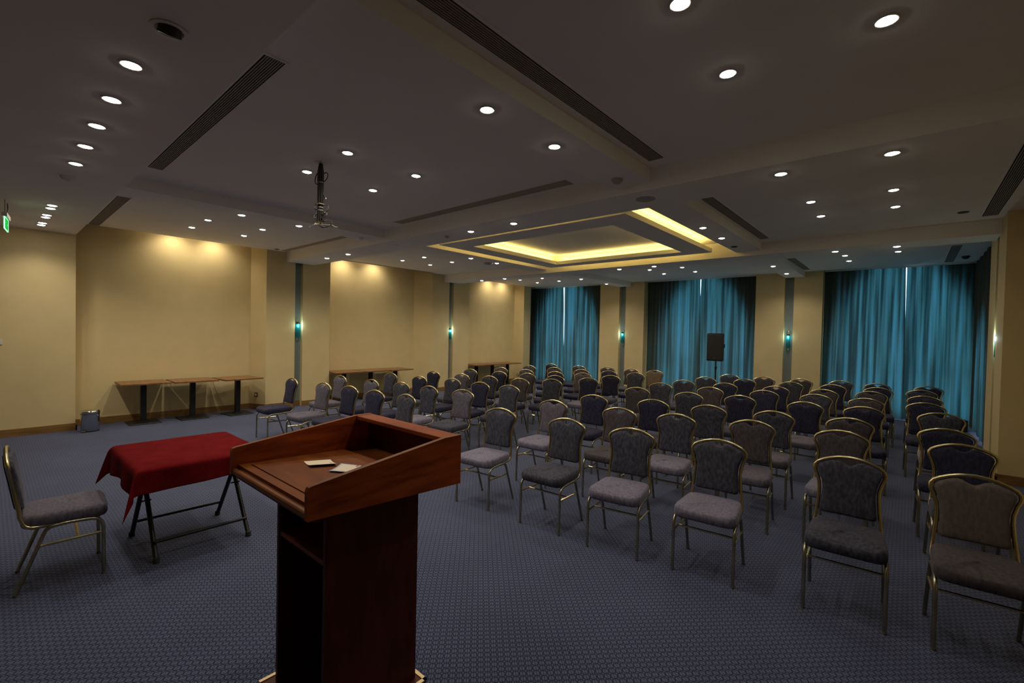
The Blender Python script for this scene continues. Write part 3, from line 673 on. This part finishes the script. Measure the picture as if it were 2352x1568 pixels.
# ------------------------------------------------------------------ banquet chairs
def make_chair(lab):
    t = thing('banquet_chair', lab, 'chair', group=None)
    G = M['gold']; r = .0115
    def xw(z):   # half width of the back frame
        if z < .70: k = (z-.44)/.26; return .183-.017*max(0, k)
        k = min(1, (z-.70)/.125); return .166+.034*(k*k*(3-2*k))
    def yb(z): return .185+.02*max(0, (z-.46)/.1 if z < .56 else 1) + .155*max(0, z-.56)
    # seat cushion
    mb = MB(); R = []; n = 36
    def sring(sx, sy, z, puff=0):
        out = []
        for k in range(n):
            a = 2*PI*k/n; c_, s_ = math.cos(a), math.sin(a); e = .30
            x = math.copysign(abs(c_)**e, c_)*sx; y = math.copysign(abs(s_)**e, s_)*sy
            x *= 1-.10*(y/sy*.5+.5) if sy else 1
            zz = z - .012*(abs(s_)**8)*(1 if s_ < 0 else 0)*puff
            out.append((x, y-.018, zz))
        return out
    for sx, sy, z, pf in ((.19, .19, .406, 0), (.212, .207, .411, 0), (.220, .214, .424, 0), (.221, .215, .450, 0), (.219, .213, .474, 0), (.211, .205, .489, 1), (.195, .190, .496, 1), (.15, .15, .501, 1), (.09, .09, .503, 1), (.03, .03, .504, 1)):
        R.append(sring(sx, sy, z, pf))
    mb.rings(R, True, True); seat = mb.build('seat', M['fab_seat'], t, auto=False)
    # back cushion
    half = [(0, .535), (.08, .533), (.140, .533), (.158, .540), (.160, .56), (.153, .64), (.149, .70), (.156, .75), (.174, .80), (.182, .828), (.178, .848), (.160, .866), (.125, .884), (.095, .896), (.072, .899), (.050, .893), (.028, .878), (.012, .871)]
    out = half + [(0, .869)] + [(-x, z) for x, z in half[::-1][:-1]]
    cz = .72
    def bring(sc, dy):
        m_ = max(0, (.93-sc)/.93); res = []
        for x, z in out:
            a_ = math.atan2((z-cz)/.17, x/.15); e = (.150*math.cos(a_), .165*math.sin(a_)); f_ = 1-(1-m_)**2
            px, pz = x*(1-f_)+e[0]*f_, (z-cz)*(1-f_)+e[1]*f_
            res.append((px*sc, yb(cz+pz*sc)+dy, cz+pz*sc))
        return res
    mb = MB(); mb.rings([bring(.3, .024), bring(.6, .023), bring(.80, .022), bring(.93, .019), bring(.985, .012), bring(1, .002), bring(1, -.006), bring(.985, -.018), bring(.955, -.025), bring(.90, -.029), bring(.80, -.032), bring(.65, -.034), bring(.45, -.0355), bring(.2, -.036)], True, True)
    back = mb.build('backrest', M['fab_charcoal'], t, auto=False)
    # back frame: one bent tube, both ends sweeping forward under the seat
    L_ = []
    top = [(.200, .825), (.198, .848), (.184, .868), (.155, .886), (.11, .905), (.06, .918), (0, .924)]
    side = [(.182, .47), (.178, .53), (.171, .60), (.166, .68), (.169, .73), (.184, .785), (.197, .812)]
    lower = fillet([(.196, -.02, .412), (.192, .17, .418), (.182, .198, .50)], .07, 5)
    right = [Vector(p) for p in lower] + [Vector((x, yb(z), z)) for x, z in side[1:]+top]
    left = [Vector((-p.x, p.y, p.z)) for p in right[::-1][1:]]
    mb = MB(); mb.tube(right+left, r, 8); mb.build('back_frame', G, t)
    for sx in (-1, 1):
        x = sx*.207
        fp = fillet([(x, -.207, 0.012), (x, -.203, .405), (x*.975, -.03, .412)], .075, 6)
        mb = MB(); mb.tube(fp[:9], r, 8); l1 = mb.build('leg', M['gold_leg_shaded'], t)
        mb = MB(); mb.tube([fp[6], fp[7], fp[8]]+[(x*.975, .00, .411), (x*.97, .05, .405)], r*.98, 8); mb.build('seat_rail', G, t)
        mb = MB(); mb.tube(fillet([(x*.975, -.02, .411), (x*.97, .075, .405), (x, .213, .012)], .04, 5), r, 8); l2 = mb.build('leg', M['gold_leg_shaded'], t)
        mb = MB(); mb.tube([(x, -.203, .300), (x*.985, .105, .292)], .009, 6); mb.build('stretcher', G, t)
        for yy, lg in ((-.207, l1), (.214, l2)):
            mb = MB(); mb.lathe([(.0125, .0), (.0125, .012), (.012, .014)], 8, c=(x, yy, 0)); mb.build('foot_cap', M['footgrey'], lg)
    mb = MB(); mb.tube([(-.205, -.075, .297), (.205, -.075, .297)], .009, 6); mb.build('stretcher', G, t)
    return t
FAB = {'c': ('fab_charcoal', 'charcoal'), 'n': ('fab_navy', 'midnight blue-black'), 'm': ('fab_mauve', 'mauve-grey'), 'b': ('fab_brown', 'brown-grey'), 't': ('fab_tan', 'worn tan'), 'g': ('fab_greige', 'grey-tan')}
SEATF = {'l': 'fab_seat', 'c': 'fab_charcoal', 'n': 'fab_navy', 'm': 'fab_mauve', 'b': 'fab_brown'}
# back-top positions (x, y) measured on the plane z=.915, back colour, seat colour, turn in degrees; rows from the lectern, columns from left
ROWL = [
 [(-7.73,3.33,'n','n',1),(-6.80,3.41,'m','m',4),(-6.19,3.50,'n','n',5),(-5.55,3.52,'n','l',4),(-4.94,3.60,'c','c',-2)],
 [(-7.68,4.16,'m','m',1),(-6.78,4.23,'m','n',1),(-6.13,4.37,'c','n',2),(-5.47,4.40,'c','l',0),(-4.83,4.50,'m','c',5)],
 [(-7.60,5.16,'c','n',1),(-6.76,5.21,'n','c',2),(-6.09,5.42,'c','n',1),(-5.38,5.40,'n','n',3),(-4.77,5.44,'c','c',4)],
 [(-7.44,6.09,'n','n',0),(-6.66,6.17,'m','c',2),(-6.02,6.29,'c','n',2),(-5.36,6.41,'b','n',4),(-4.93,6.81,'c','n',6)],
 [(-7.41,7.12,'c','n',2),(-6.60,7.20,'n','n',3),(-5.96,7.37,'b','c',3),(-5.31,7.45,'n','n',4),(-4.62,7.57,'n','l',5)],
 [(-7.37,8.09,'b','n',2),(-6.60,8.11,'b','n',3),(-5.87,8.23,'n','n',3),(-5.29,8.44,'m','n',4),(-4.62,8.44,'n','c',5)],
 [(-7.37,9.18,'b','n',2),(-6.62,9.23,'b','n',3),(-5.85,9.26,'b','n',3),(-5.24,9.48,'n','n',4),(-4.60,9.52,'c','n',4)],
 [(-7.43,10.22,'n','n',1),(-6.58,10.28,'b','n',2),(-5.87,10.54,'b','n',4),(-5.20,10.53,'b','c',3),(-4.62,10.59,'t','n',5)],
]
ROWR = [
 [(-3.38,3.72,'c','l',6),(-2.53,3.76,'c','c',4),(-1.86,3.80,'c','l',9),(-1.15,3.92,'c','l',5),(-.30,4.03,'c','c',3),(.33,4.07,'g','b',4)],
 [(-3.35,4.67,'m','l',3),(-2.49,4.77,'b','b',5),(-1.87,4.87,'c','l',5),(-1.18,5.09,'b','m',5),(-.45,5.16,'b','l',1),(.35,5.23,'n','c',4)],
 [(-3.27,5.51,'n','n',5),(-2.51,5.73,'n','c',6),(-1.83,5.80,'c','c',4),(-1.15,5.92,'c','m',1),(-.46,6.05,'b','c',4),(.29,6.05,'n','n',3)],
 [(-3.28,6.86,'b','n',6),(-2.47,6.89,'c','n',5),(-1.82,7.13,'n','c',6),(-1.02,7.13,'n','m',-2),(-.41,7.22,'n','n',4),(.30,7.34,'c','l',5)],
 [(-3.31,7.85,'c','b',5),(-2.48,7.90,'b','c',4),(-1.73,8.16,'n','c',6),(-1.05,8.26,'c','c',4),(-.45,8.30,'b','n',3),(.19,8.39,'n','n',3)],
 [(-3.23,8.73,'c','c',5),(-2.52,8.86,'n','n',5),(-1.74,9.04,'n','n',5),(-1.06,9.16,'b','c',4),(-.45,9.50,'b','n',4),(.20,9.41,'n','n',2)],
 [(-3.18,9.82,'c','c',4),(-2.49,10.06,'n','c',5),(-1.71,10.19,'c','n',4),(-1.05,10.29,'n','n',3),(-.40,10.40,'n','n',3),(.18,10.54,'c','n',3)],
 [(-3.04,10.99,'c','n',3),(-2.35,11.02,'b','n',3),(-1.69,11.17,'b','n',3),(-1.03,11.42,'c','c',3),(-.45,11.32,'n','n',3),(.29,11.55,'n','n',2)],
]
ORD = ('first', 'second', 'third', 'fourth', 'fifth', 'sixth', 'seventh', 'eighth')
CH = make_chair('x'); used = [False]
def chair(x, y, rz, bk, st, lab, grp):
    if used[0]: o_ = copy_tree(CH)
    else: o_ = CH; used[0] = True
    o_.location = (x, y, 0); o_.rotation_euler = (0, 0, rz)
    tag(o_, lab, 'chair', grp)
    for ch in o_.children:
        nm = ch.name.split('.')[0]
        if nm in ('seat', 'backrest'):
            ch.material_slots[0].link = 'OBJECT'
            ch.material_slots[0].material = M[FAB[bk][0] if nm == 'backrest' else SEATF[st]]
            if nm == 'seat' and st != bk: ch['label'] = {'l': 'pale lilac-grey seat', 'c': 'charcoal seat', 'n': 'midnight blue-black seat', 'm': 'mauve-grey seat', 'b': 'brown-grey seat'}[st]
    return o_
first = True
K = (CAM_Z-.93)/(CAM_Z-.915)
for blk, (rows, side) in enumerate(((ROWL, 'left'), (ROWR, 'right'))):
    for i, row in enumerate(rows):
        for j, (x, y, bk, st, deg) in enumerate(row):
            th = math.radians(deg); bx, by = x*K, y*K
            cx, cy = bx+.25*math.sin(th), by-.25*math.cos(th)
            lab = '%s banquet chair, %s row from lectern, %s block, %s from left' % (FAB[bk][1], ORD[i], side, ORD[j])
            if bk == 't': lab = 'worn tan banquet chair, the palest, in the last row of the left block'
            chair(cx, cy, th, bk, st, lab, 'banquet chairs in the %s block of rows' % side)
chair(-4.436, .341, PI+math.radians(-3), 'c', 'm', 'grey velvet banquet chair with gold frame standing alone at the burgundy table', 'banquet chair at the folding table')

# ------------------------------------------------------------------ folding table and burgundy cloth
TX0, TX1, TY0, TY1, TZ = -4.99, -4.035, .685, 1.515, .735
tx, ty = (TX0+TX1)/2, (TY0+TY1)/2
t = thing('folding_table', 'folding table with crossed dark tube legs under the burgundy cloth', 'table', (tx, ty, 0))
hw, hd = (TX1-TX0)/2, (TY1-TY0)/2
mb = MB(); mb.cbox(-hw+.01, -hd+.01, TZ-.035, hw-.01, hd-.01, TZ-.006, .004); mb.build('tabletop', M['tabletop'], t)
for sy in (-.30, .32):
    for sx in (-1, 1):
        off = .016*sx
        mb = MB(); mb.tube([(sx*.33+.045, sy+off, .02), (-sx*.20+.045, sy+off, TZ-.04)], .0165, 10); l1 = mb.build('leg', M['black'], t)
        mb = MB(); mb.lathe([(.021, 0), (.021, .035), (.018, .04)], 12, c=(sx*.333+.045, sy+off, 0)); mb.build('foot_cap', M['foot'], l1)
    mb = MB(); mb.tube([(.11, sy-.035, .395), (.11, sy+.035, .395)], .006, 6); mb.build('hinge_pin', M['black'], t)
for sx in (-1, 1):
    x = sx*.278+.045; off = .016*sx
    mb = MB(); mb.tube([(x, -.30+off, .135), (x, .32+off, .135)], .0125, 8); mb.build('crossbar', M['black'], t)
def cloth_mesh():
    hx, hy = hw+.004, hd+.004; ex1, ex0, ey0, ey1 = .165, .17, .22, .165     # +x side hang, -x, -y, +y
    def axis(h, e0, e1, n=16, m=9):
        a = [-h-e0+e0*k/m for k in range(m)] + [-h+2*h*k/n for k in range(n+1)] + [h+e1*(k+1)/m for k in range(m)]
        return a
    U = axis(hx, ex0, ex1); V = axis(hy, ey0, ey1); R = []
    for v in V:
        row = []
        for u in U:
            ex = max(0, abs(u)-hx); ey = max(0, abs(v)-hy); sx = math.copysign(1, u); sy_ = math.copysign(1, v)
            x = max(-hx, min(hx, u)); y = max(-hy, min(hy, v)); z = TZ
            if ex or ey:
                if ex and ey:
                    ph = math.atan2(ey/.19, ex/.165); rho = math.hypot(ex, ey); rho = min(rho, .245)*(1+.38*math.sin(2*ph)) if rho < .245 else .245*(1+.38*math.sin(2*ph))+(rho-.245)*.25; al = .34*math.sin(2*ph)
                    swing = .10*math.cos(ph*2)*rho
                    z -= rho*math.cos(al); q = rho*math.sin(al)
                    x += sx*(.010+q*.75+.02*ex); y += sy_*(.010+q*.65+.02*ey)
                elif ex:
                    z -= ex; x += sx*(.010+.05*ex+.016*math.sin(v*13+1.3*sx)*ex/.16)
                    z += .010*math.sin(v*7+.5)*ex/.16
                else:
                    z -= ey; y += sy_*(.010+.05*ey+.014*math.sin(u*14+sy_)*ey/.2)
                    if sy_ < 0: z += .055*math.cos(u/hx*1.5)*ey/.22 - .01
            else:
                z += .0012*math.sin(u*21)*math.sin(v*17)
                if hx-abs(u) < 1e-6 or hy-abs(v) < 1e-6: z -= .002
            row.append((x, y, z))
        R.append(row)
    mb = MB(); mb.rings([r_ for r_ in R], True, False, False); return mb
mb = cloth_mesh(); cl = mb.build('tablecloth', M['cloth'], auto=False); cl.location = (tx, ty, 0)
sd = cl.modifiers.new('thickness', 'SOLIDIFY'); sd.thickness = .003; sd.offset = 1
ss = cl.modifiers.new('smooth', 'SUBSURF'); ss.levels = 1; ss.render_levels = 1
tag(cl, 'burgundy cloth draped over the folding table beside the lectern', 'tablecloth')

# ------------------------------------------------------------------ lectern
LX0, LX1, LY0, LY1 = -2.42, -1.62, .757, 1.503
t = thing('lectern', 'dark mahogany lectern with deep slanted reading box and open shelf column', 'lectern', ((LX0+LX1)/2, (LY0+LY1)/2, 0))
ox, oy = (LX0+LX1)/2, (LY0+LY1)/2
def sheared(y, zf, zb): return zf+(zb-zf)*(y-LY0)/(LY1-LY0)
def side_panel(x0, x1):
    mb = MB(); rr = .02
    pts = [(LY0, sheared(LY0, 1.05, 1.017)), (LY1, 1.017), (LY1, 1.251), (LY1-.10, 1.251), (LY0+rr, 1.176), (LY0+.006, 1.172), (LY0, 1.160)]
    vs = [(x-ox, y-oy, z) for x in (x0, x1) for (y, z) in pts]; n = len(pts)
    mb.add(vs, [list(range(n))[::-1], list(range(n, 2*n))]); mb.add(vs, [(i, (i+1) % n, n+(i+1) % n, n+i) for i in range(n)], mt=0)
    # worn lighter rim on the upper edge
    for (a, b) in ((3, 4), (4, 5), (2, 3)):
        (ya, za), (yb_, zb_) = pts[a], pts[b]
        mb.add([(x0-ox, ya-oy, za+.0012), (x1-ox, ya-oy, za+.0012), (x1-ox, yb_-oy, zb_+.0012), (x0-ox, yb_-oy, zb_+.0012)], [(0, 1, 2, 3)], mt=1)
    return mb
side_panel(LX0, LX0+.022).build('side_panel', [M['mahog'], M['mahog_edge']], t)
side_panel(LX1-.022, LX1).build('side_panel', [M['mahog'], M['mahog_edge']], t)
def slab(y0, y1, zt0, zt1, th, x0, x1):
    mb = MB(); vs = []
    for x in (x0, x1):
        for (y, z) in ((y0, zt0-th), (y1, zt1-th), (y1, zt1), (y0, zt0)): vs.append((x-ox, y-oy, z))
    mb.add(vs, [(0, 1, 2, 3)[::-1], (4, 5, 6, 7), (0, 1, 5, 4), (1, 2, 6, 5), (2, 3, 7, 6), (3, 0, 4, 7)]); return mb
slab(LY0+.03, LY1-.02, 1.092, 1.062, .022, LX0+.022, LX1-.022).build('reading_board', M['mahog_board'], t)
slab(LY0+.075, LY1-.10, 1.0945, 1.066, .003, LX0+.06, LX1-.06).build('board_panel', M['mahog_board'], t)
mb = MB(); mb.cbox(LX0+.022-ox, LY0+.002-oy, 1.052, LX1-.022-ox, LY0+.034-oy, 1.078, .005); mb.build('front_moulding', M['mahog_edge'], t)
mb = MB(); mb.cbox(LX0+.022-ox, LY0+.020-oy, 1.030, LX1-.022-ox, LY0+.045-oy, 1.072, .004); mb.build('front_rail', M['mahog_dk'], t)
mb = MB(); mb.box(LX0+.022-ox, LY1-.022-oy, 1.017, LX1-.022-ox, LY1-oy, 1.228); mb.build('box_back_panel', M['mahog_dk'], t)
mb = MB(); mb.cbox(LX0+.022-ox, LY1-.10-oy, 1.228, LX1-.022-ox, LY1-oy, 1.2505, .003); mb.build('top_ledge', M['mahog'], t)
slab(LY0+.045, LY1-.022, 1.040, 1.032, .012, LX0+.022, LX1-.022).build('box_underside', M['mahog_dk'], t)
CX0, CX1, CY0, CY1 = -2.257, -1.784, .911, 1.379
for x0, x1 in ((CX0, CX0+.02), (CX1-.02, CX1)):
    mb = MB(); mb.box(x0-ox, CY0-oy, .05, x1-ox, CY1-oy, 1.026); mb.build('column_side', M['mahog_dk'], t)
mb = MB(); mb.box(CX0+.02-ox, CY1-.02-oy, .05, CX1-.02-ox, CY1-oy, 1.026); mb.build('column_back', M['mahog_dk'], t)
mb = MB(); mb.box(CX0+.02-ox, CY0+.004-oy, .765, CX1-.02-ox, CY1-.02-oy, .785); mb.build('shelf', M['mahog'], t)
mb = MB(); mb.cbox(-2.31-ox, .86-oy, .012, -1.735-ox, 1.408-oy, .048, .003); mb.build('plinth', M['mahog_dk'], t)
mb = MB(); mb.cbox(-2.322-ox, .848-oy, .0, -1.723-ox, 1.420-oy, .013, .002)
for (a, b, c_, d) in ((-2.314, .856, -2.296, 1.412), (-1.749, .856, -1.731, 1.412), (-2.314, 1.394, -1.731, 1.412)):
    mb.box(a-ox, b-oy, .046, c_-ox, d-oy, .052)
mb.build('plinth_edge', M['trimgold'], t)
# two cards on the reading board
def zboard(y): return 1.0945+(1.066-1.0945)*((y-(LY0+.075))/((LY1-.10)-(LY0+.075)))
def card(name, lab, corners, lift, border=None):
    """corners: four (x, y) going round; bowed sheet"""
    t = thing(name, lab, 'card', (sum(c_[0] for c_ in corners)/4, sum(c_[1] for c_ in corners)/4, zboard(sum(c_[1] for c_ in corners)/4)+.001))
    n = 8
    def pt(u, v, dz=0):
        a, b, c_, d = [Vector((*p, 0)) for p in corners]
        p = (a*(1-u)+b*u)*(1-v)+(d*(1-u)+c_*u)*v
        z = zboard(p.y)+.0012+lift(u, v)+dz
        return (p.x-t.location.x, p.y-t.location.y, z-t.location.z)
    def sheet(u0, u1, v0, v1, dz):
        mb = MB()
        for s_ in (0, 1):
            R = [[pt(u0+(u1-u0)*i/n, v0+(v1-v0)*j/n, dz-.0005*s_) for i in range(n+1)] for j in range(n+1)]
            mb.rings(R if s_ == 0 else R[::-1], True, False, False)
        return mb
    return t, sheet
t1_, sh = card('note_card', 'curled cream card with a small dark print, left one on the lectern', [(-2.247, 1.030), (-2.136, 1.011), (-2.093, 1.124), (-2.21, 1.149)], lambda u, v: .0015+.010*(2*(u-.35))**2*.6)
sh(0, 1, 0, 1, 0).build('sheet', M['card_cream'], t1_)
mbk = MB()
for k, (u0, u1) in enumerate(((.40, .50), (.52, .56), (.58, .66), (.68, .72), (.745, .80))):
    m_ = sh(u0, u1, .86, .875+.012*((k*7) % 3)/2, .0006); mbk.add(m_.v[:len(m_.v)//2], [f_ for f_ in m_.f[:len(m_.f)//2]])
mbk.build('print', M['ink'], t1_)
t2_, sh = card('note_card', 'cream card with pale blue border and red mark, right one on the lectern', [(-2.017, 1.041), (-1.938, 1.100), (-2.009, 1.205), (-2.103, 1.149)], lambda u, v: .001+.010*(2*(v-.5))**2*.5)
sh(0, 1, 0, 1, 0).build('sheet', M['card_blue'], t2_)
sh(.09, .91, .12, .93, .0006).build('centre_panel', M['card_mid'], t2_)
m_ = sh(.80, .90, .84, .98, .0012); m_.build('red_mark', M['ink_red'], t2_)

# ------------------------------------------------------------------ bistro tables in the niches
def make_ntable(lab):
    t = thing('pedestal_table', lab, 'table', group='brown pedestal tables in the wall niches')
    mb = MB(); mb.cbox(-.325, -.35, .702, .325, .35, .73, .003); mb.build('tabletop', M['tabletop'], t)
    mb = MB(); mb.box(-.15, -.15, .690, .15, .15, .702); mb.box(-.04, -.04, .03, .04, .04, .69); mb.build('pedestal', M['black'], t)
    mb = MB(); mb.cbox(-.225, -.225, 0, .225, .225, .018, .006); mb.cbox(-.07, -.07, .018, .07, .07, .032, .004); mb.build('base', M['black'], t)
    return t
NT = [('brown pedestal table in the first wall niche, nearest the trash bin', -10.29, 1.83, 0, 0),
      ('brown pedestal table in the first wall niche, middle one of three', -10.24, 2.56, 0, 0),
      ('brown pedestal table in the first wall niche, next to the pillar', -10.165, 3.305, 6, .0),
      ('brown pedestal table in the second wall niche, partly hidden behind the first pillar', -10.28, 5.655, 0, 0),
      ('brown pedestal table in the second wall niche, middle one', -10.27, 6.375, 0, .0),
      ('brown pedestal table in the second wall niche, farthest one', -10.25, 7.095, 2, 0),
      ('brown pedestal table in the third wall niche, partly hidden behind the second pillar', -10.28, 10.13, 0, 0),
      ('brown pedestal table in the third wall niche, middle one', -10.27, 10.85, 0, 0),
      ('brown pedestal table in the third wall niche, farthest one', -10.25, 11.57, 2, 0)]
proto = None
for lab, x, y, a, dz in NT:
    if proto is None: proto = make_ntable(lab); o_ = proto
    else: o_ = copy_tree(proto)
    o_.location = (x, y, 0); o_.rotation_euler = (0, 0, math.radians(a)); o_['label'] = lab

# ------------------------------------------------------------------ pedal bin
BINX, BINY = -10.03, 1.10
t = thing('pedal_bin', 'small chrome pedal bin standing at the corner of the first wall niche', 'trash bin', (BINX, BINY, 0), math.radians(50)); t.scale = (.87, .87, 1)
mb = MB(); mb.lathe([(.128, .012), (.132, .018), (.138, .30), (.139, .305)], 36, cap=False); mb.build('body', M['chrome'], t)
mb = MB(); mb.lathe([(.132, 0), (.134, .006), (.132, .018)], 36); mb.build('base_ring', M['dark'], t)
mb = MB(); mb.lathe([(.142, .303), (.145, .310), (.143, .325), (.125, .340), (.07, .350), (.002, .353)], 36, cap=False); mb.build('lid', M['chrome'], t)
mb = MB(); mb.tube([(.139*math.cos(a), .139*math.sin(a), .285) for a in (2*PI*k/36 for k in range(36))], .004, 6, loop=True); mb.build('rim', M['dark'], t)
mb = MB(); mb.cbox(-.035, -.185, .012, .035, -.12, .024, .004); mb.build('pedal', M['chrome'], t)
mb = MB(); mb.tube(fillet([(.139, -.03, .27), (.165, -.03, .25), (.165, .05, .22), (.139, .05, .20)], .02), .003, 6); mb.build('handle', M['chrome'], t)

# ------------------------------------------------------------------ loudspeaker on a stand
SX, SY = -3.79, 12.45
t = thing('speaker_stand', 'black tripod stand under the loudspeaker before the middle curtain', 'speaker stand', (SX, SY, 0))
mb = MB(); mb.tube([(0, 0, .28), (0, 0, .98)], .019, 12); mb.build('pole', M['black'], t)
mb = MB(); mb.tube([(0, 0, .95), (0, 0, 1.128)], .0155, 12); mb.build('extension_pole', M['black'], t)
mb = MB(); mb.lathe([(.020, .90), (.028, .905), (.028, .97), (.022, .98)], 14); mb.build('collar', M['black'], t)
mb = MB(); mb.tube([(.03, -.01, .93), (.05, -.02, .93)], .010, 8); mb.build('knob', M['trimgold'], t)
mb = MB(); mb.lathe([(.021, .55), (.027, .56), (.027, .60), (.021, .61)], 14); mb.build('collar', M['black'], t)
for k in range(3):
    a = 2*PI*k/3+.4; c_, s_ = math.cos(a), math.sin(a)
    mb = MB(); mb.tube([(.02*c_, .02*s_, .58), (.48*c_, .48*s_, .012)], .011, 8); l_ = mb.build('leg', M['black'], t)
    mb = MB(); mb.tube([(.02*c_, .02*s_, .30), (.25*c_, .25*s_, .295)], .008, 6); mb.build('brace', M['black'], t)
t = thing('loudspeaker', 'black portable loudspeaker on a tripod stand before the middle curtained window', 'loudspeaker', (SX, SY, 1.13), math.radians(3))
mb = MB()
T = Matrix.Identity(4)
pts = [(-.19, -.17), (.19, -.17), (.205, -.10), (.15, .17), (-.15, .17), (-.205, -.10)]
mb.prism(pts, .01, .70, T); mb.prism([(x*.96, y*.96) for x, y in pts], 0, .01); mb.prism([(x*.96, y*.96) for x, y in pts], .70, .712); mb.build('cabinet', M['black'], t)
mb = MB(); mb.cbox(-.185, -.182, .03, .185, -.170, .685, .004); mb.build('front_grille', M['dark'], t)
mb = MB(); mb.lathe([(.002, 0), (.012, 0), (.012, .003), (.002, .004)], 14, T=Matrix.Translation((0, -.182, .075)) @ Matrix.Rotation(PI/2, 4, 'X')); mb.build('badge', M['chrome'], t)
for sx in (-1, 1):
    mb = MB(); mb.cbox(sx*.19-.012, -.04, .34, sx*.19+.012, .04, .44, .004); mb.build('side_handle', M['dark'], t)
# low black case by the side curtain
t = thing('equipment_case', 'low black equipment case on the floor by the dark side curtain', 'case', (.72, 12.55, 0), math.radians(20))
mb = MB(); mb.cbox(-.13, -.16, .01, .13, .16, .19, .01); mb.build('case_body', M['dark'], t)
mb = MB(); mb.cbox(-.131, -.161, .19, .131, .161, .235, .01); mb.build('case_lid', M['dark'], t)
mb = MB(); mb.tube(fillet([(-.05, -.165, .15), (-.05, -.185, .15), (.05, -.185, .15), (.05, -.165, .15)], .01), .005, 6); mb.build('handle', M['black'], t)
